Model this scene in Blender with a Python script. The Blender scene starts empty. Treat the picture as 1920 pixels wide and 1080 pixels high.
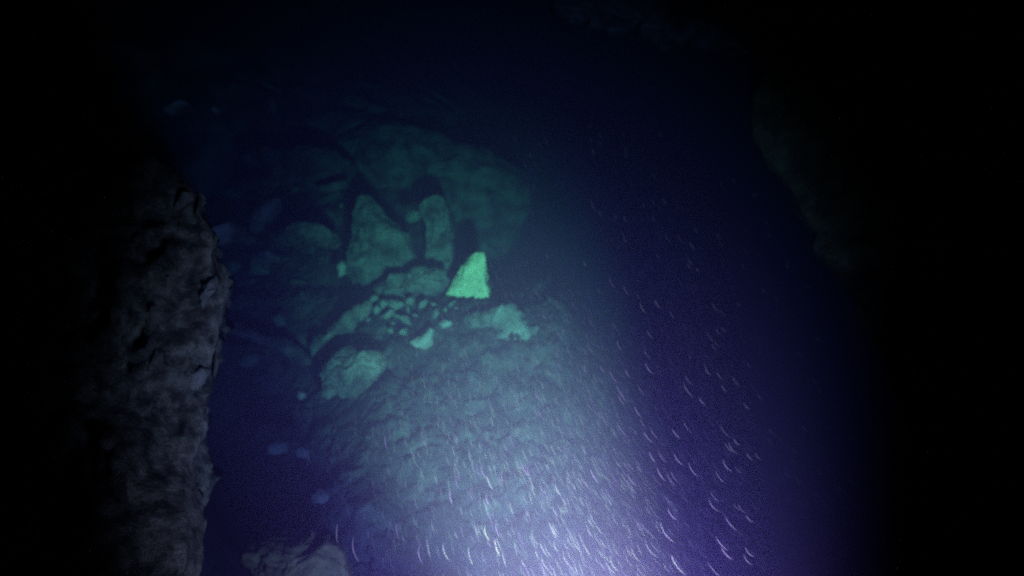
import bpy, math, random
from mathutils import Vector, noise, Matrix

# ------------------------------------------------------------------ scene, camera, world, exposure
scene = bpy.context.scene
COL = scene.collection
CAM_Z = 3.0                       # camera height above the deepest part of the cave floor
FPX = 1280.0                      # focal length in pixels of the 1920 px wide photograph

cam_data = bpy.data.cameras.new('camera')
cam_data.sensor_width = 36.0
cam_data.lens = 36.0 * FPX / 1920.0
cam_data.clip_start = 0.02
cam_data.clip_end = 200.0
cam_data.dof.use_dof = True
cam_data.dof.focus_distance = 1.5
cam_data.dof.aperture_fstop = 3.0
cam = bpy.data.objects.new('camera', cam_data)
cam.location = (0, 0, CAM_Z)
cam.rotation_euler = (math.radians(90), 0, 0)
COL.objects.link(cam)
scene.camera = cam

world = bpy.data.worlds.new('World')
scene.world = world
world.use_nodes = True
wn = world.node_tree
sky = wn.nodes.new('ShaderNodeTexSky')
sky.sky_type = 'NISHITA'
sky.sun_disc = False
sky.sun_elevation = math.radians(-6)          # night: no daylight reaches the cave
sky.sun_rotation = math.radians(200)
bg = wn.nodes['Background']
wn.links.new(sky.outputs[0], bg.inputs['Color'])
bg.inputs['Strength'].default_value = 0.002

scene.view_settings.view_transform = 'Standard'
scene.view_settings.look = 'None'
scene.view_settings.exposure = 0.0
scene.view_settings.gamma = 1.0
scene.view_settings.use_curve_mapping = False
scene.cycles.use_denoising = False      # the slight grain of a dim exposure stays
scene.cycles.max_bounces = 3
scene.cycles.diffuse_bounces = 0
scene.cycles.glossy_bounces = 1
scene.cycles.volume_bounces = 0
scene.cycles.use_adaptive_sampling = False
scene.cycles.sample_clamp_direct = 3.0
scene.cycles.sample_clamp_indirect = 1.0
scene.cycles.filter_width = 2.2

# torch: position and aim (the light itself is made in the torch's builder)
TORCH_POS = Vector((0.33, 0.80, CAM_Z - 1.12))
TORCH_AIM = Vector((-0.46, 6.6, CAM_Z - 0.42))
CORE_W, SPILL_W = 4000.0, 1080.0
CORE_COL, SPILL_COL = (1.0, 0.80, 0.74), (0.52, 0.26, 1.0)
CORE_DEG, SPILL_DEG = 36.0, 81.0
WATER_DENSITY = 0.27
WATER_SCATTER = (0.128, 0.106, 0.184)
WATER_ABSORB = (0.04, 0.62, 0.50)


def at(px, py, d):
    """A point of the cave d metres in front of the camera, seen at photo pixel px, py."""
    return Vector(((px - 960) / FPX * d, d, CAM_Z + (540 - py) / FPX * d))


# ------------------------------------------------------------------ helpers
def link(o, parent=None, label=None, cat=None, group=None, kind=None):
    COL.objects.link(o)
    if parent is not None:
        o.parent = parent
    if label: o['label'] = label
    if cat: o['category'] = cat
    if group: o['group'] = group
    if kind: o['kind'] = kind
    return o


def mesh_obj(name, verts, faces, material, smooth=True, **kw):
    me = bpy.data.meshes.new(name)
    me.from_pydata([tuple(v) for v in verts], [], faces)
    me.update()
    if smooth:
        me.shade_smooth()
    me.materials.append(material)
    return link(bpy.data.objects.new(name, me), **kw)


def rock_mat(name, dark, light, scale=3.0, patch=None, patch_amt=0.5, bump=0.6):
    m = bpy.data.materials.new(name)
    m.use_nodes = True
    nt = m.node_tree
    b = nt.nodes['Principled BSDF']
    b.inputs['Roughness'].default_value = 0.92
    b.inputs['Specular IOR Level'].default_value = 0.15
    tc = nt.nodes.new('ShaderNodeTexCoord')
    n1 = nt.nodes.new('ShaderNodeTexNoise')
    n1.inputs['Scale'].default_value = scale
    n1.inputs['Detail'].default_value = 9
    n1.inputs['Roughness'].default_value = 0.68
    nt.links.new(tc.outputs['Object'], n1.inputs['Vector'])
    r = nt.nodes.new('ShaderNodeValToRGB')
    r.color_ramp.elements[0].position = 0.36
    r.color_ramp.elements[0].color = (*dark, 1)
    r.color_ramp.elements[1].position = 0.66
    r.color_ramp.elements[1].color = (*light, 1)
    nt.links.new(n1.outputs['Fac'], r.inputs['Fac'])
    out = r.outputs['Color']
    if patch:
        n2 = nt.nodes.new('ShaderNodeTexNoise')
        n2.inputs['Scale'].default_value = scale * 0.9
        n2.inputs['Detail'].default_value = 6
        n2.inputs['Distortion'].default_value = 0.6
        nt.links.new(tc.outputs['Object'], n2.inputs['Vector'])
        r2 = nt.nodes.new('ShaderNodeValToRGB')
        r2.color_ramp.elements[0].position = 0.48
        r2.color_ramp.elements[0].color = (0, 0, 0, 1)
        r2.color_ramp.elements[1].position = 0.62
        r2.color_ramp.elements[1].color = (patch_amt,) * 3 + (1,)
        nt.links.new(n2.outputs['Fac'], r2.inputs['Fac'])
        mx = nt.nodes.new('ShaderNodeMixRGB')
        mx.inputs['Color2'].default_value = (*patch, 1)
        nt.links.new(r2.outputs['Color'], mx.inputs['Fac'])
        nt.links.new(out, mx.inputs['Color1'])
        out = mx.outputs['Color']
    nt.links.new(out, b.inputs['Base Color'])
    n3 = nt.nodes.new('ShaderNodeTexNoise')
    n3.inputs['Scale'].default_value = scale * 4
    n3.inputs['Detail'].default_value = 10
    n3.inputs['Roughness'].default_value = 0.7
    nt.links.new(tc.outputs['Object'], n3.inputs['Vector'])
    bp = nt.nodes.new('ShaderNodeBump')
    bp.inputs['Strength'].default_value = bump
    bp.inputs['Distance'].default_value = 0.06
    nt.links.new(n3.outputs['Fac'], bp.inputs['Height'])
    nt.links.new(bp.outputs['Normal'], b.inputs['Normal'])
    return m


M_WALL = rock_mat('limestone_tan', (0.06, 0.08, 0.045), (0.60, 0.66, 0.34), 13.0, (0.08, 0.09, 0.045), 0.7, 1.0)
M_ALGAE = rock_mat('algae_rock', (0.05, 0.09, 0.045), (0.26, 0.36, 0.16), 6.0, (0.34, 0.34, 0.14), 0.5, 1.0)
M_TEAL = rock_mat('green_silted_rock', (0.045, 0.062, 0.064), (0.23, 0.285, 0.28), 6.0, (0.31, 0.37, 0.36), 0.5, 1.0)
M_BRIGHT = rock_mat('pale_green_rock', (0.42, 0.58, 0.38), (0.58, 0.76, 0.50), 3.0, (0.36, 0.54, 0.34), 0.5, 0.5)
M_PALE = rock_mat('pale_stone', (0.10, 0.14, 0.14), (0.32, 0.42, 0.40), 5.0)
M_DARK = rock_mat('dark_rock', (0.03, 0.04, 0.045), (0.24, 0.28, 0.29), 2.0)
M_DIM = rock_mat('silted_rock', (0.025, 0.032, 0.04), (0.15, 0.18, 0.20), 4.0, (0.22, 0.25, 0.27), 0.5, 0.9)
M_FLOOR = rock_mat('silty_floor', (0.016, 0.020, 0.022), (0.065, 0.080, 0.082), 3.4, (0.14, 0.165, 0.165), 0.6, 0.9)
M_BEIGE = rock_mat('beige_rock', (0.02, 0.03, 0.012), (0.13, 0.165, 0.065), 5.0)


def fbm(p, octaves=5, H=0.9, seed=0.0):
    return noise.fractal(Vector((p[0] + seed, p[1] - seed * 0.7, p[2] + seed * 1.3)), H, 2.1, octaves)


def facet(p, scale, seed):
    """Angular rock relief: distance between the two nearest cells."""
    d, _ = noise.voronoi(Vector(p) * scale + Vector((seed, seed * 2.3, -seed)))
    return d[1] - d[0]


def outline_radius(poly, c):
    """Sampled radius of a closed outline round its centre, as a function of angle."""
    pts = [(p[0] - c[0], p[1] - c[1]) for p in poly]
    def r(theta):
        dx, dy = math.cos(theta), math.sin(theta)
        best = 0.0
        for i in range(len(pts)):
            (x1, y1), (x2, y2) = pts[i], pts[(i + 1) % len(pts)]
            ex, ey = x2 - x1, y2 - y1
            den = dx * ey - dy * ex
            if abs(den) < 1e-9:
                continue
            t = (x1 * ey - y1 * ex) / den
            s = (x1 * dy - y1 * dx) / den
            if -1e-6 <= s <= 1 + 1e-6 and t > best:
                best = t
        return best
    return r


def chisel(rng, n, front):
    """Random cutting planes (normal, distance in units of the half size); most face the front."""
    out = []
    for _ in range(n):
        v = Vector((rng.gauss(0, 1), rng.gauss(-front, 1), rng.gauss(0.2, 1))).normalized()
        out.append((v, rng.uniform(0.50, 0.92)))
    return out


def cut(p, planes):
    for v, d in planes:
        k = p.dot(v) - d
        if k > 0:
            p = p - v * k * 0.93
    return p


def rock(name, poly, depth, thick, material, rough=0.06, seed=None, nu=96, nv=48, lean=0.0, fac=0.5, carve=0.45, **kw):
    """A solid boulder: its broadside follows poly (photo pixels at its own distance), thick metres front to back."""
    seed = rock.n * 3.17 if seed is None else seed
    rock.n += 1
    cx = sum(p[0] for p in poly) / len(poly)
    cy = sum(p[1] for p in poly) / len(poly)
    R = outline_radius(poly, (cx, cy))
    k = depth / FPX
    rs = [R(2 * math.pi * i / nu) * k for i in range(nu)]
    jit = [1 + 0.10 * fbm((2.2 * math.cos(2 * math.pi * i / nu), 2.2 * math.sin(2 * math.pi * i / nu), 0), 5, 0.6, seed + 2) for i in range(nu)]
    rs = [r * q for r, q in zip(rs, jit)]
    rs = [(rs[i - 1] + 4 * rs[i] + rs[(i + 1) % nu]) / 6 for i in range(nu)]
    size = sum(rs) / nu
    planes = chisel(random.Random(int(seed * 100)), 13, 1.3)
    verts, faces = [], []
    for j in range(nv + 1):
        phi = -math.pi / 2 + math.pi * j / nv
        c, s = math.cos(phi), math.sin(phi)
        prof = abs(c) ** 0.62
        dep = math.copysign(abs(s) ** 0.8, s) * thick * 0.5
        for i in range(nu):
            th = 2 * math.pi * i / nu
            p = Vector((math.cos(th) * rs[i] * prof, dep, -math.sin(th) * rs[i] * prof))
            u = cut(Vector((math.cos(th) * prof, dep / (thick * 0.5), -math.sin(th) * prof)), planes)
            p = Vector((p.x * (1 - carve) + u.x * rs[i] * carve, u.y * thick * 0.5, p.z * (1 - carve) + u.z * rs[i] * carve))
            p.y += lean * p.z
            q = p / max(size, 1e-3)
            f = fbm(q * 1.3, 6, 0.6, seed) * 0.5 + (facet(q, 1.1, seed) - 0.35) * fac + (0.3 - facet(q, 3.6, seed + 1)) * 0.45 + fbm(q * 6, 4, 0.6, seed + 4) * 0.2
            n = Vector((p.x / (size * size + 1e-6), p.y / (thick * thick * 0.25), p.z / (size * size + 1e-6)))
            n = n.normalized() if n.length > 1e-6 else Vector((0, 1, 0))
            # mostly front-to-back relief, little on the outline
            amp = rough * size / 0.3 * (0.45 + 0.9 * abs(s))
            p += n * f * amp
            verts.append(p)
    for j in range(nv):
        for i in range(nu):
            a, b = j * nu + i, j * nu + (i + 1) % nu
            faces.append((a, b, b + nu, a + nu))
    o = mesh_obj(name, verts, faces, material, **kw)
    o.location = at(cx, cy, depth)
    return o
rock.n = 1


# ------------------------------------------------------------------ cave floor
def interp(pts, t):
    for (t0, a), (t1, b) in zip(pts, pts[1:]):
        if t <= t1:
            k = max(0.0, (t - t0) / (t1 - t0))
            return a + (b - a) * k
    return pts[-1][1]


def floor_height(x, y):
    z = interp([(-3, -2.75), (2.5, -2.5), (4.6, -1.42), (5.5, -0.98), (6.0, -0.72), (6.4, -0.42), (6.7, -0.22), (7.2, -0.07), (8.0, 0.02), (18, 0.3)], y)
    z -= max(0.0, x - 0.40) * 1.05
    pit = max(0.0, -1.0 - x) * max(0.0, min(1.0, (7.4 - y) / 0.9))
    z -= pit * 0.5
    z += max(0.0, min(y, 10.0) - 7.7) * 0.75 * max(0.0, min(1.0, (-0.35 - x) / 0.6))
    z -= max(0.0, -2.3 - x) * 0.15
    return max(z, -2.75)


verts, faces = [], []
def lines(lo, a, b, hi, n_out, n_in):
    return [lo + (a - lo) * i / n_out for i in range(n_out)] + [a + (b - a) * i / n_in for i in range(n_in)] + [b + (hi - b) * i / n_out for i in range(n_out + 1)]


XS, YS = lines(-9, -4.2, 1.8, 10, 20, 240), lines(-2, 3.2, 9.6, 18, 20, 240)


def floor_relief(x, y):
    q = Vector((x, y, 0.0))
    f = fbm(q * 1.4, 6, 0.6, 4.2) * 0.10 + fbm(q * 7.0, 4, 0.7, 9.1) * 0.02
    return f + (facet(q, 2.2, 1.7) - 0.3) * 0.07 + fbm(q * 4.0, 5, 0.6, 7.7) * 0.05 + (facet(q, 9.0, 2.7) - 0.3) * 0.03


for y in YS:
    for x in XS:
        verts.append((x, y, CAM_Z + floor_height(x, y) + floor_relief(x, y)))
W = len(XS)
for j in range(len(YS) - 1):
    for i in range(W - 1):
        a = j * W + i
        faces.append((a, a + 1, a + W + 1, a + W))
mesh_obj('ground', verts, faces, M_FLOOR, kind='structure',
         label='silty rock slope of the cave floor rising to the boulders', cat='ground')


# ------------------------------------------------------------------ walls of the opening
def wall(name, edge, depth_at, side, material, amp, seed, nu=260, nv=150, reach=2.2, **kw):
    """A cave wall with a rounded nose along edge (photo row, column); side = -1 goes away to -x, +1 to +x."""
    verts, faces = [], []
    r0, r1 = edge[0][0], edge[-1][0]
    for j in range(nu + 1):
        row = r0 + (r1 - r0) * j / nu
        d = interp(depth_at, row)
        e = at(interp(edge, row), row, d)
        for i in range(nv + 1):
            t = -1 + 2 * i / nv                     # -1 front face far end, 0 nose, +1 back face far end
            a = abs(t) ** 1.15 * reach
            nose = 0.22
            away = math.sqrt(a * a + nose * nose) - nose
            y = e.y - away * 0.55 if t < 0 else e.y + a * 0.9 + away * 0.3
            x = e.x + side * away * 0.82 if t < 0 else e.x * y / e.y + side * away * 0.40
            p = Vector((x, y, e.z))
            q = p * (2.5 / max(0.6, e.y)) ** 0.5
            w = Vector((q.x * 4.2 - q.z * 1.6, q.y * 2.0, (q.z + q.x * 0.9) * 1.5))       # slanting beds
            f = -0.12 + fbm(q * 1.5, 6, 0.72, seed) * 0.55 + (0.4 - facet(q, 1.7, seed)) * 0.42 + (0.35 - facet(q, 4.5, seed + 3)) * 0.30 + (0.35 - facet(w, 1.6, seed + 8)) * 0.22 + fbm(q * 7, 5, 0.75, seed) * 0.14 + (0.3 - facet(q, 11.0, seed + 6)) * 0.11 + fbm(w, 5, 0.8, seed + 5) * 0.30 + (abs(noise.noise(w * 0.9 + Vector((seed, 0, 0)))) - 0.2) * -0.75 + (abs(noise.noise(w * 2.3)) - 0.2) * -0.30
            fade = 0.10 + 0.90 * min(1.0, a / 0.5)
            n = Vector((-side * 0.25, -0.9 if t < 0 else 0.5, 0)).normalized()
            verts.append(p + n * f * amp * fade * min(1.0, e.y / 2.5))
    for j in range(nu):
        for i in range(nv):
            a = j * (nv + 1) + i
            faces.append((a, a + 1, a + nv + 2, a + nv + 1))
    return mesh_obj(name, verts, faces, material, **kw)


left_edge = [(-420, -160), (0, 40), (150, 140), (260, 240), (330, 336), (372, 380), (400, 374), (430, 396), (485, 405), (520, 421), (555, 424), (590, 408), (640, 408), (690, 408), (735, 396),
             (765, 384), (785, 386), (815, 378), (850, 358), (872, 346), (930, 346), (965, 352), (1030, 352), (1100, 340), (1500, 320)]
left_wall = wall('rock_wall', left_edge, [(-420, 3.4), (300, 3.3), (720, 3.2), (860, 2.9), (960, 2.6), (1100, 2.4), (1500, 2.1)], -1, M_WALL, 0.48, 2.4,
     label='craggy pale grey rock wall with a ridged edge, lit beside the dark pit', cat='rock wall')

M_LEDGE = rock_mat('torchlit_ledge', (0.16, 0.19, 0.11), (0.48, 0.55, 0.33), 9.0, bump=0.9)  # lighter copy of the wall rock; torch highlights put into its colour
for poly, d in (([(334, 752), (352, 722), (384, 694), (405, 682), (408, 700), (396, 726), (374, 748), (348, 764)], 3.22),
                ([(346, 866), (352, 826), (367, 786), (386, 780), (384, 806), (372, 838), (358, 864)], 3.04),
                ([(345, 400), (362, 360), (380, 358), (382, 374), (366, 388)], 3.32),
                ([(396, 560), (402, 522), (418, 512), (426, 545), (414, 580), (402, 590)], 3.28)):
    rock('ledge', [(x - 13, y) for x, y in poly], d, 0.30, M_LEDGE, 0.05, parent=left_wall)

right_edge = [(-420, 1900), (0, 1530), (90, 1460), (180, 1412), (250, 1412), (300, 1438), (340, 1478), (370, 1492), (400, 1506), (435, 1532), (468, 1524), (500, 1556), (560, 1602), (610, 1618),
              (655, 1652), (700, 1664), (760, 1690), (830, 1704), (960, 1690), (1100, 1680), (1500, 1660)]
wall('rock_wall', right_edge, [(-420, 4.6), (300, 4.5), (500, 4.1), (640, 3.4), (720, 2.5), (850, 1.6), (1000, 1.15), (1500, 1.0)], 1, M_ALGAE, 0.26, 7.7,
     label='dark algae-covered rock wall with a jagged slanting edge against violet water', cat='rock wall')

# overhang across the top: a hanging lobe of the roof
rock('rock_overhang', [(1000, -160), (1050, -30), (1110, 14), (1200, 48), (1290, 66), (1340, 58), (1415, 82), (1470, 52), (1530, 56), (1620, -20), (1700, -200), (1400, -330), (1150, -300)],
     4.3, 1.6, M_TEAL, 0.13, fac=1.5, nu=160, nv=70, label='dim green lobe of rock hanging from the cave roof', cat='rock overhang')

# far wall behind the boulders
verts, faces = [], []
for j in range(91):
    for i in range(121):
        px = 60 + 900 * i / 120
        x = (px - 960) / FPX * 9.6
        z = -1.2 + 5.2 * j / 90
        top = interp([(60, 3.9), (300, 3.4), (480, 3.0), (600, 2.6), (700, 2.35), (790, 1.9), (880, 1.5), (960, 1.0)], px)
        z = min(z, top + 0.02 * j)
        y = 9.7 + 0.15 * z + max(0, px - 820) * 0.012 + max(0, z - top + 0.8) ** 2 * 0.5
        q = Vector((x, y, z))
        f = fbm(q * 0.9, 6, 0.7, 3.3) * 0.4 + (0.4 - facet(q, 0.9, 6.1)) * 0.9 + (0.35 - facet(q, 2.4, 2.1)) * 0.3
        verts.append((x, y - f * 0.6, CAM_Z + z))
for j in range(90):
    for i in range(120):
        a = j * 121 + i
        faces.append((a, a + 1, a + 122, a + 121))
mesh_obj('rock_wall', verts, faces, M_DARK, label='dark far cave wall fading into the water above the boulders', cat='rock wall')

# ------------------------------------------------------------------ boulders
ROCKS = [
    # name, outline, distance, thickness, material, roughness, label, category
    ('boulder', [(600, 470), (612, 330), (640, 250), (700, 222), (780, 226), (850, 246), (905, 268), (962, 292), (991, 330), (975, 400), (955, 470), (860, 520), (700, 520)], 9.7, 1.2, M_DIM, 0.05,
     'huge dim blue boulder looming behind the two pinnacles'),
    ('rock_pinnacle', [(668, 372), (680, 358), (700, 362), (718, 388), (752, 420), (772, 448), (790, 488), (792, 520), (762, 552), (716, 560), (664, 545), (646, 512), (656, 470), (660, 420)], 7.6, 0.8, M_TEAL, 0.04,
     'tall blunt teal pinnacle leaning among the boulders'),
    ('rock_pinnacle', [(742, 252), (764, 262), (792, 330), (806, 380), (790, 400), (768, 380), (752, 320)], 9.6, 0.6, M_DIM, 0.05,
     'faint thin rock spike in front of the huge dim boulder'),
    ('rock_pinnacle', [(786, 372), (812, 352), (834, 358), (848, 410), (852, 440), (850, 490), (838, 520), (790, 515), (796, 470), (800, 430), (788, 400)], 7.8, 0.45, M_TEAL, 0.03,
     'slender pinnacle with a bright edge beside the bright green rock'),
    ('boulder', [(760, 402), (775, 390), (790, 396), (788, 412), (772, 420), (758, 414)], 7.7, 0.25, M_TEAL, 0.05,
     'small teal rock perched between the two pinnacles'),
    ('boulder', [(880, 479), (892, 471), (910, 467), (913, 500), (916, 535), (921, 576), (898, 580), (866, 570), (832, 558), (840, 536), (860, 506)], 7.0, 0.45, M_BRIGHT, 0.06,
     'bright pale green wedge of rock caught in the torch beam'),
    ('boulder', [(690, 545), (730, 520), (790, 500), (840, 505), (848, 545), (800, 562), (740, 575), (700, 572)], 7.15, 0.5, M_TEAL, 0.16,
     'low teal rock at the foot of the tall blunt pinnacle'),
    ('boulder', [(505, 445), (525, 428), (560, 418), (600, 420), (630, 432), (640, 455), (630, 468), (605, 466), (570, 452), (535, 456), (515, 468)], 7.4, 0.7, M_TEAL, 0.06,
     'arched rounded rock with a dark hollow under it'),
    ('boulder', [(468, 432), (478, 395), (495, 374), (528, 368), (524, 390), (508, 414), (490, 420), (480, 438)], 6.6, 0.35, M_TEAL, 0.05,
     'angular slanting rock chunk above the dark pit'),
    ('boulder', [(376, 430), (395, 418), (445, 412), (452, 432), (438, 452), (410, 460), (390, 462)], 5.2, 0.5, M_DIM, 0.05,
     'blocky slab jutting from the edge of the craggy grey wall'),
    ('boulder', [(440, 290), (480, 276), (560, 268), (640, 280), (668, 310), (655, 350), (610, 362), (560, 345), (500, 335), (460, 315)], 8.6, 1.1, M_DIM, 0.10,
     'wide dim boulder lying high above the arched rock'),
    ('boulder', [(590, 352), (612, 346), (632, 338), (652, 336), (650, 352), (630, 360), (605, 360)], 8.0, 0.3, M_DIM, 0.05,
     'thin pale ledge stone under the wide dim boulder'),
    ('boulder', [(480, 475), (505, 466), (528, 482), (530, 492), (505, 492), (486, 484)], 7.0, 0.3, M_TEAL, 0.06,
     'flat stone below the arched rounded rock'),
    ('boulder', [(632, 500), (642, 486), (650, 495), (648, 515), (636, 520)], 7.1, 0.2, M_PALE, 0.06,
     'small upright stone touching the side of the tall pinnacle'),
    ('boulder', [(505, 176), (516, 184), (522, 205), (514, 216), (508, 200)], 7.6, 0.3, M_DIM, 0.05,
     'faint pointed stone high on the dark far wall'),
    ('boulder', [(470, 140), (500, 150), (530, 170), (534, 180), (505, 168), (478, 154)], 7.6, 0.3, M_DIM, 0.05,
     'faint curved ledge above the pointed stone'),
    ('boulder', [(306, 208), (325, 192), (352, 188), (358, 198), (335, 204), (315, 214)], 5.0, 0.3, M_DARK, 0.05,
     'faint curved ledge at the top of the craggy wall'),
    ('boulder', [(394, 206), (405, 200), (414, 207), (404, 214)], 5.2, 0.15, M_DARK, 0.05,
     'tiny faint stone beside the topmost ledge'),
    # arms of rock on the slope
    ('boulder', [(446, 680), (460, 660), (480, 658), (496, 668), (480, 684), (462, 688)], 6.0, 0.3, M_DIM, 0.08,
     'small dim stone below the violet grey rib'),
    ('boulder', [(512, 595), (524, 584), (536, 592), (534, 610), (520, 614)], 6.9, 0.2, M_DIM, 0.08,
     'small dim stone above the violet grey rib'),
    ('boulder', [(600, 690), (622, 660), (652, 648), (690, 645), (716, 658), (720, 690), (702, 722), (672, 742), (640, 740), (612, 746), (602, 720)], 5.9, 0.55, M_TEAL, 0.12,
     'broad furrowed boulder at the foot of the curved rib'),
    ('boulder', [(556, 740), (562, 732), (572, 734), (575, 744), (566, 750), (557, 747)], 5.3, 0.12, M_PALE, 0.03,
     'small round pale stone alone over the dark pit'),
    ('boulder', [(500, 832), (522, 824), (544, 830), (542, 848), (518, 852), (502, 846)], 4.9, 0.2, M_DIM, 0.06,
     'low stone in the dark pit, larger of a pair'),
    ('boulder', [(552, 842), (570, 834), (586, 844), (578, 858), (558, 856)], 4.9, 0.18, M_DIM, 0.06,
     'low stone in the dark pit, smaller of a pair'),
    ('boulder', [(582, 930), (596, 918), (618, 922), (622, 936), (604, 944), (586, 942)], 4.5, 0.15, M_TEAL, 0.06,
     'flat stone on the lower slope above the beige rock'),
    ('boulder', [(470, 1020), (500, 1008), (540, 1010), (580, 1004), (625, 1000), (660, 1020), (672, 1080), (660, 1190), (540, 1220), (470, 1160), (490, 1080), (462, 1040)], 3.3, 0.5, M_BEIGE, 0.09,
     'beige rock rising from the bottom edge of the picture'),
    ('boulder', [(866, 596), (890, 580), (935, 576), (962, 590), (950, 612), (905, 620), (872, 616)], 6.5, 0.4, M_TEAL, 0.09,
     'long pale stone just under the bright green wedge'),
    ('boulder', [(765, 642), (790, 628), (810, 612), (818, 618), (812, 646), (798, 656), (775, 650)], 6.2, 0.25, M_PALE, 0.04,
     'pale triangular stone below the loose rubble'),
    ('boulder', [(820, 606), (832, 598), (850, 602), (846, 612), (830, 616)], 6.4, 0.15, M_PALE, 0.04,
     'small pale flat stone beside the triangular stone'),
]
for nm, poly, d, th, m, rg, lab in ROCKS:
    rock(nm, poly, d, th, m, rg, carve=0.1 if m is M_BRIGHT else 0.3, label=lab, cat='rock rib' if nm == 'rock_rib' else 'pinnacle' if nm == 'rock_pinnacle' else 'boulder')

def rib(path, depth, material, seed, n=40, m=18, **kw):
    """A ridge of rock along a path of (photo column, row, width in pixels) at its own distance."""
    k = depth / FPX
    pts = []
    for i in range(n + 1):
        t = i / n * (len(path) - 1)
        j = min(int(t), len(path) - 2)
        f = t - j
        f = f * f * (3 - 2 * f) * 0.5 + f * 0.5
        a, b = path[j], path[j + 1]
        pts.append([a[q] + (b[q] - a[q]) * f for q in range(3)])
    base = at(path[0][0], path[0][1], depth)
    verts, faces = [], []
    for i, (px, py, w) in enumerate(pts):
        c = at(px, py, depth) - base
        a, b = pts[max(i - 1, 0)], pts[min(i + 1, n)]
        t = Vector((b[0] - a[0], 0, a[1] - b[1])).normalized()
        side = Vector((-t.z, 0, t.x))
        end = min(1.0, 0.25 + min(i, n - i) / 4)
        for q in range(m):
            th = 2 * math.pi * q / m
            r = w * k * 0.5 * end
            p = c + side * math.cos(th) * r + Vector((0, 1, 0)) * math.sin(th) * r * 1.3
            p *= 1.0
            p += (side * math.cos(th) + Vector((0, math.sin(th), 0))) * r * (0.55 * fbm(p * 5, 5, 0.6, seed) + 0.8 * (facet(p, 5.0, seed) - 0.3))
            verts.append(p)
    for i in range(n):
        for q in range(m):
            a, b = i * m + q, i * m + (q + 1) % m
            faces.append((a, b, b + m, a + m))
    faces += [tuple(range(m)), tuple(range(n * m, n * m + m))]
    o = mesh_obj('rock_rib', verts, faces, material, cat='rock rib', **kw)
    o.location = base
    return o


rib([(694, 566, 22), (668, 592, 32), (634, 616, 34), (608, 644, 34), (592, 682, 24)], 6.5, M_TEAL, 3.0, label='curved teal rib of rock descending from the pinnacle')
rib([(925, 580, 40), (958, 606, 62), (980, 648, 66), (988, 690, 50)], 6.45, M_PALE, 5.0, label='pale teal ridge of rock running down from the bright green wedge in the beam')
rib([(428, 616, 12), (480, 632, 22), (540, 652, 28), (584, 682, 22)], 6.3, M_DIM, 8.0, label='low violet grey rib of rock crossing the dark pit')

# ------------------------------------------------------------------ loose stones
random.seed(11)
stone_meshes = []
for k in range(6):
    vs, fs = [], []
    n1, n2 = 12, 8
    planes = [(v, d * 0.8) for v, d in chisel(random.Random(40 + k), 8, 0.5)]
    for j in range(n2 + 1):
        phi = -math.pi / 2 + math.pi * j / n2
        for i in range(n1):
            th = 2 * math.pi * i / n1
            p = Vector((math.cos(phi) * math.cos(th), math.cos(phi) * math.sin(th), math.sin(phi)))
            p = cut(p, planes)
            vs.append(p * (1 + 0.25 * noise.noise(p * 1.3 + Vector((k, 0, 0)))))
    for j in range(n2):
        for i in range(n1):
            a, b = j * n1 + i, j * n1 + (i + 1) % n1
            fs.append((a, b, b + n1, a + n1))
    me = bpy.data.meshes.new('stone')
    me.from_pydata([tuple(v) for v in vs], [], fs)
    me.materials.append(M_PALE)
    stone_meshes.append(me)


def stone(px, py, d, wpx, hpx, label, group, rot=0.0, material=None):
    o = bpy.data.objects.new('stone', random.choice(stone_meshes))
    k = d / FPX
    o.location = at(px, py, d)
    o.scale = (wpx * k / 2, (wpx + hpx) * k / 4, hpx * k / 2)
    o.rotation_euler = (random.uniform(-.3, .3), rot, random.uniform(-.6, .6))
    link(o, label=label, cat='stone', group=group)
    if material:
        o.material_slots[0].link = 'OBJECT'
        o.material_slots[0].material = material
    return o


random.seed(21)
RUB = 'loose rubble under the bright green wedge'
for px, py, w, h, r in [(770, 566, 22, 14, .2), (790, 572, 18, 14, -.3), (742, 572, 16, 16, .5), (728, 588, 12, 18, .6), (748, 592, 14, 20, -.5), (766, 580, 10, 12, 0), (812, 570, 14, 12, .3),
                        (848, 570, 18, 12, -.2), (856, 580, 12, 10, .4), (720, 570, 12, 10, 0), (736, 606, 10, 14, .8), (762, 600, 12, 18, .4), (758, 622, 14, 22, .6), (732, 620, 10, 12, .2),
                        (818, 586, 8, 20, .5), (700, 560, 18, 14, .1), (708, 580, 16, 12, -.4), (690, 600, 10, 16, .7), (780, 592, 12, 10, 0), (834, 580, 10, 8, .1)]:
    stone(px, py, 6.72 - (py - 570) * 0.008, w * random.choice((0.6, 0.9, 1.2, 1.5, 2.1)), h * random.choice((0.7, 1.0, 1.3, 1.7)), 'small pale stone in the loose rubble under the bright green wedge', RUB, r * 1.6 + random.uniform(-.5, .5))
SL = 'stones scattered down the slope'
def slope_label(px, py):
    if px < 730: return 'grey stone on the slope beneath the broad furrowed boulder' if py < 830 else 'grey stone low on the slope beside the beige rock'
    if py < 730: return 'grey stone high on the slope below the pale triangular stone'
    return 'grey stone half sunk in silt on the lit middle of the slope' if py < 860 else 'grey stone veiled by the beam at the bottom of the slope'


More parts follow.
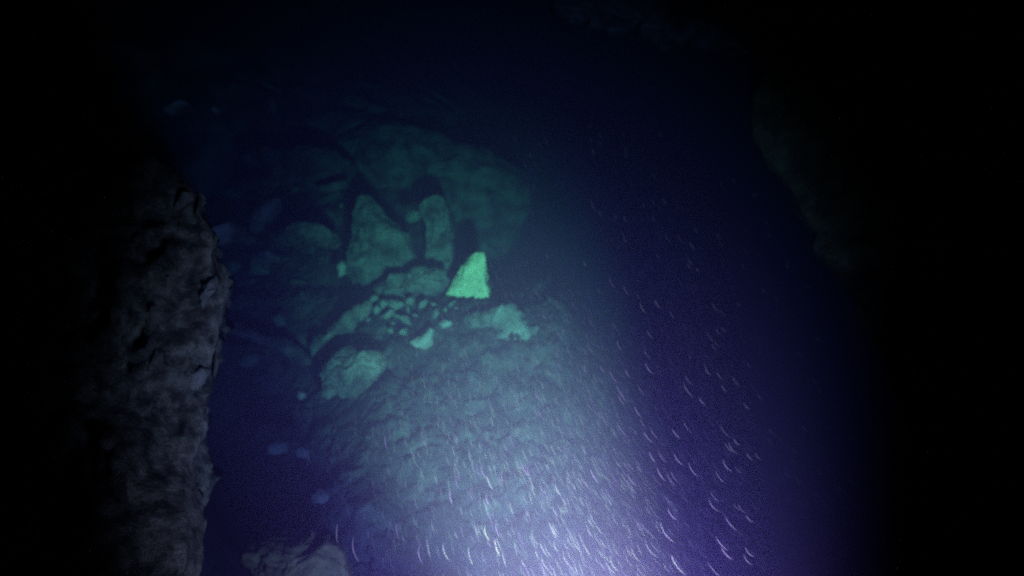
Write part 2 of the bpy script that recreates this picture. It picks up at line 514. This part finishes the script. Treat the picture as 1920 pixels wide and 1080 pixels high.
taken = []
for k in range(70):
    for _ in range(40):
        px, py = random.uniform(600, 1120), random.uniform(625, 1000)
        if (px - 640) < (py - 690) * 0.05 or px > 900 + (py - 690) * 0.6: continue
        if all((px - a) ** 2 + (py - b) ** 2 > 420 for a, b in taken): break
    taken.append((px, py))
    w = 12 + 46 * random.random() ** 2.5
    # distance at which this line of sight meets the slope
    d = 3.2
    while d < 9:
        p = at(px, py, d)
        if p.z - CAM_Z < floor_height(p.x, p.y) + floor_relief(p.x, p.y) + 0.01: break
        d += 0.03
    stone(px, py, d, w, w * random.uniform(0.55, 0.95), slope_label(px, py), SL, random.uniform(-.6, .6), M_FLOOR if random.random() < .5 else M_DIM)

BK = 'rubble packed on the bank between the boulders'
for k in range(48):
    px, py = random.uniform(430, 720), random.uniform(300, 560)
    d = 6.0
    while d < 10.5:
        p = at(px, py, d)
        if p.z - CAM_Z < floor_height(p.x, p.y) + floor_relief(p.x, p.y) + 0.02: break
        d += 0.03
    w = 16 + 62 * random.random() ** 1.6
    stone(px, py, d, w, w * random.uniform(0.4, 1.0), 'dim teal stone packed on the bank between the larger boulders', BK, random.uniform(-.8, .8), random.choice((M_DIM, M_TEAL, M_PALE)))

for k in range(18):
    px, py = random.uniform(440, 640), random.uniform(690, 990)
    d = 3.2
    while d < 9:
        p = at(px, py, d)
        if p.z - CAM_Z < floor_height(p.x, p.y) + floor_relief(p.x, p.y) + 0.01: break
        d += 0.03
    w = random.uniform(14, 48)
    stone(px, py, d, w, w * random.uniform(0.35, 0.8), 'faint stone lying in the dark pit beside the craggy grey wall', 'stones in the dark pit', random.uniform(-.6, .6), M_DIM)

# fine gravel lying in the silt of the slope
vs_all, fs_all = [], []
for k in range(2000):
    x, y = random.uniform(-2.6, 0.9), random.uniform(3.8, 8.0)
    r = 0.010 + 0.035 * random.random() ** 3
    c = Vector((x, y, CAM_Z + floor_height(x, y) + floor_relief(x, y) + r * 0.2))
    n = len(vs_all)
    for v in ((1, 0, 0), (0, 1, 0), (-1, 0, 0), (0, -1, 0), (0, 0, 1), (0, 0, -1)):
        vs_all.append(c + Vector(v) * r * random.uniform(0.6, 1.3))
    fs_all += [tuple(n + i for i in t) for t in ((0, 1, 4), (1, 2, 4), (2, 3, 4), (3, 0, 4), (1, 0, 5), (2, 1, 5), (3, 2, 5), (0, 3, 5))]
mesh_obj('gravel', vs_all, fs_all, M_FLOOR, smooth=False, kind='stuff', label='fine gravel strewn over the silty slope', cat='gravel')

# ------------------------------------------------------------------ drifting flecks in the water, their motion trails built as solid slivers
def flat_mat(name, col):
    m = bpy.data.materials.new(name)
    m.use_nodes = True
    nt = m.node_tree
    b = nt.nodes['Principled BSDF']
    b.inputs['Roughness'].default_value = 0.8
    tc = nt.nodes.new('ShaderNodeObjectInfo')
    r = nt.nodes.new('ShaderNodeValToRGB')
    r.color_ramp.elements[0].color = (*[c * 0.6 for c in col], 1)
    r.color_ramp.elements[1].color = (*col, 1)
    nt.links.new(tc.outputs['Random'], r.inputs['Fac'])
    nt.links.new(r.outputs['Color'], b.inputs['Base Color'])
    return m


M_FLECK = flat_mat('pale_fleck', (0.24, 0.26, 0.17))
M_SILT = flat_mat('fine_silt', (0.08, 0.08, 0.08))


def streak(c, length, rad, slope, bow, segs=5):
    """A curved, tapered thread of organic matter, in metres round its centre c."""
    d = Vector((slope, 0.25, -1)).normalized()
    side = Vector((-d.z, 0, d.x)).normalized()
    vs, fs = [], []
    for s in range(segs + 1):
        t = s / segs - 0.5
        p = c + d * (t * length) + side * (bow * length * (4 * t * t - 0.5) )
        r = rad * (0.25 + 0.75 * math.cos(t * math.pi) ** 0.7 if abs(t) < 0.499 else 0.25)
        for q in range(3):
            a = q * 2.0944
            vs.append(p + side * (math.cos(a) * r) + Vector((0, 1, 0)) * (math.sin(a) * r))
    for s in range(segs):
        for q in range(3):
            a, b = s * 3 + q, s * 3 + (q + 1) % 3
            fs.append((a, b, b + 3, a + 3))
    fs += [(2, 1, 0), (segs * 3, segs * 3 + 1, segs * 3 + 2)]
    return vs, fs


AXIS = (TORCH_AIM - TORCH_POS).normalized()


def off_axis(c):
    """Angle in degrees between the torch's axis and the point c."""
    return math.degrees((c - TORCH_POS).angle(AXIS))


def drift(px):
    return interp([(500, -0.05), (800, 0.12), (1000, 0.35), (1200, 0.55), (1400, 0.8), (1700, 1.1)], px)


FL = 'motion trails of drifting flecks lit in the beam'
seen = [(1205, 578, 20), (1108, 605, 18), (1050, 630, 18), (1032, 640, 16), (1045, 662, 16), (1048, 685, 20), (1096, 692, 18), (1150, 705, 32), (1290, 732, 30), (1350, 706, 18), (1380, 716, 24),
        (1400, 762, 24), (1528, 714, 26), (1165, 750, 20), (1288, 800, 26), (1360, 810, 30), (1134, 788, 26), (1215, 820, 24), (1165, 805, 30), (968, 760, 24), (955, 755, 18), (855, 825, 30),
        (906, 885, 26), (918, 906, 26), (1108, 920, 40), (1140, 925, 30), (1015, 930, 26), (1024, 925, 26), (1045, 918, 22), (1350, 895, 30), (1184, 900, 28), (1260, 965, 28), (1250, 1000, 44),
        (1105, 995, 30), (1095, 1020, 46), (1035, 992, 28), (912, 1000, 28), (920, 972, 26), (1022, 1070, 44), (992, 1075, 30), (1180, 1035, 28), (1190, 1040, 30), (1220, 1030, 40), (632, 1000, 34),
        (665, 1030, 44), (835, 1035, 34), (780, 940, 30), (1270, 1060, 40), (1440, 1030, 34), (1340, 1070, 40), (1600, 905, 40), (945, 468, 10), (998, 400, 8), (1125, 400, 10), (1225, 410, 10),
        (1305, 432, 9), (1108, 262, 9), (1003, 546, 14), (1076, 572, 14), (1212, 664, 18), (1340, 640, 22), (1500, 665, 22), (1450, 812, 24), (1490, 845, 24), (1640, 1070, 36), (1150, 1058, 30)]
random.seed(5)
for k in range(170):
    px = random.triangular(700, 1680, 1300)
    py = 1080 - abs(random.gauss(0, 250))
    if py < 380: py = random.uniform(600, 1070)
    if 980 < px < 1320 and py > 930: continue
    seen.append((px, py, random.uniform(14, 22) + max(0, py - 650) * 0.035))
for k in range(75):
    px, py = random.uniform(960, 1640), random.uniform(230, 700)
    if px < 1040 + (640 - py) * 1.6 + 420: seen.append((px, py, random.uniform(7, 14)))
for px, py, L in seen:
    if px > 1380: L *= 0.7
    d = random.uniform(1.3, 2.3) if py < 850 else random.uniform(1.5, 2.2)
    while off_axis(at(px, py, d)) > 27 and d < 4.5: d += 0.1
    k = d / FPX
    c = at(px, py, d)
    vs, fs = streak(Vector((0, 0, 0)), L * k * 1.25, random.uniform(0.32, 0.8) * k * (1.25 if px < 1000 else 0.7 if px < 1240 and py > 900 else 1.5), 1.2 * drift(px) + random.uniform(-.1, .1), random.uniform(0.05, 0.13))
    lab = ('tiny motion trail of a fleck drifting high in the dark open water' if py < 480 else
           'fine curved motion trail of a fleck drifting in violet water beside the right-hand wall' if px > 1420 else
           'curved thread-like motion trail of a fleck in violet water just beside the bright beam' if px > 1160 else
           'thread-like motion trail of a fleck in the brightest water at the foot of the beam' if py > 880 and px > 860 else
           'thread-like motion trail of a fleck in front of the lower slope beside the beam' if px <= 860 else
           'short curved motion trail of a fleck in the upper beam in front of the slope')
    o = mesh_obj('fleck', vs, fs, M_FLECK, label=lab, cat='fleck', group=FL)
    o.location = c

vs_all, fs_all = [], []  # trails of finer silt, also built as solid slivers
for k in range(7500):
    px, py = random.triangular(560, 1700, 1350), random.uniform(250, 1100)
    d = 1.3 + 3.2 * random.random() ** 0.7
    q = d / FPX
    c = at(px, py, d)
    if off_axis(c) > 27: continue
    L = random.uniform(8, 24) + max(0, py - 650) * 0.03
    v, f = streak(c, L * q, random.uniform(0.16, 0.42) * q, 1.2 * drift(px) + random.uniform(-.2, .2), random.uniform(0.0, 0.14), 3)
    n = len(vs_all)
    vs_all += v
    fs_all += [tuple(i + n for i in t) for t in f]
mesh_obj('suspended_silt', vs_all, fs_all, M_SILT, smooth=False, kind='stuff', label='fine motion trails of silt suspended through the lit water', cat='silt')

# ------------------------------------------------------------------ dive torch below the view, the source of the beam
def lathe(name, profile, material, parent, n=28, label=None):
    vs, fs = [], []
    for (z, r) in profile:
        for i in range(n):
            a = 2 * math.pi * i / n
            vs.append((r * math.cos(a), r * math.sin(a), z))
    for j in range(len(profile) - 1):
        for i in range(n):
            a, b = j * n + i, j * n + (i + 1) % n
            fs.append((a, b, b + n, a + n))
    fs.append(tuple(range(n - 1, -1, -1)))
    fs.append(tuple(range((len(profile) - 1) * n, len(profile) * n)))
    return mesh_obj(name, vs, fs, material, parent=parent, label=label)


M_BLACK = flat_mat('black_anodised', (0.03, 0.03, 0.035))
M_LENS = flat_mat('lens_rim', (0.5, 0.5, 0.5))
torch = link(bpy.data.objects.new('dive_torch', None), label='black dive torch held low, throwing the bright beam into the cave', cat='torch')
torch.location = TORCH_POS
torch.rotation_euler = (TORCH_AIM - TORCH_POS).to_track_quat('Z', 'Y').to_euler()
lathe('torch_body', [(-0.20, 0.018), (-0.19, 0.022), (-0.07, 0.022), (-0.06, 0.024)], M_BLACK, torch)
lathe('torch_head', [(-0.06, 0.024), (-0.045, 0.034), (-0.012, 0.036), (-0.01, 0.036)], M_BLACK, torch)
lathe('lens_ring', [(-0.0095, 0.037), (-0.004, 0.037), (-0.003, 0.034)], M_LENS, torch)
for nm, w, colr, deg in (('torch_core', CORE_W, CORE_COL, CORE_DEG), ('torch_spill', SPILL_W, SPILL_COL, SPILL_DEG)):
    ld = bpy.data.lights.new(nm, 'SPOT')
    ld.energy = w
    ld.color = colr
    ld.spot_size = math.radians(deg)
    ld.spot_blend = 1.0
    ld.shadow_soft_size = 0.14
    lo = link(bpy.data.objects.new(nm, ld), parent=torch)
    lo.location = (0, 0, 0.035)
    aim = TORCH_AIM - Vector((0, 0, 0.15 if nm == 'torch_spill' else 0.0))      # spill aimed a little lower to darken the upper water
    own = (aim - TORCH_POS).to_track_quat('-Z', 'Y')
    lo.rotation_euler = (torch.rotation_euler.to_quaternion().inverted() @ own).to_euler()

# ------------------------------------------------------------------ the water itself
m = bpy.data.materials.new('murky_water')
m.use_nodes = True
nt = m.node_tree
nt.nodes.remove(nt.nodes['Principled BSDF'])
pv = nt.nodes.new('ShaderNodeVolumePrincipled')
pv.inputs['Color'].default_value = (*WATER_SCATTER, 1)
pv.inputs['Absorption Color'].default_value = (*WATER_ABSORB, 1)
pv.inputs['Density'].default_value = WATER_DENSITY
pv.inputs['Anisotropy'].default_value = 0.0
nt.links.new(pv.outputs[0], nt.nodes['Material Output'].inputs['Volume'])
x0, x1, y0, y1, z0, z1 = -11, 12, -4, 20, -2, 9
mesh_obj('haze', [(x0, y0, z0), (x1, y0, z0), (x1, y1, z0), (x0, y1, z0), (x0, y0, z1), (x1, y0, z1), (x1, y1, z1), (x0, y1, z1)],
         [(3, 2, 1, 0), (4, 5, 6, 7), (0, 1, 5, 4), (1, 2, 6, 5), (2, 3, 7, 6), (3, 0, 4, 7)], m, smooth=False, kind='stuff', label='murky violet blue water filling the cave', cat='water')
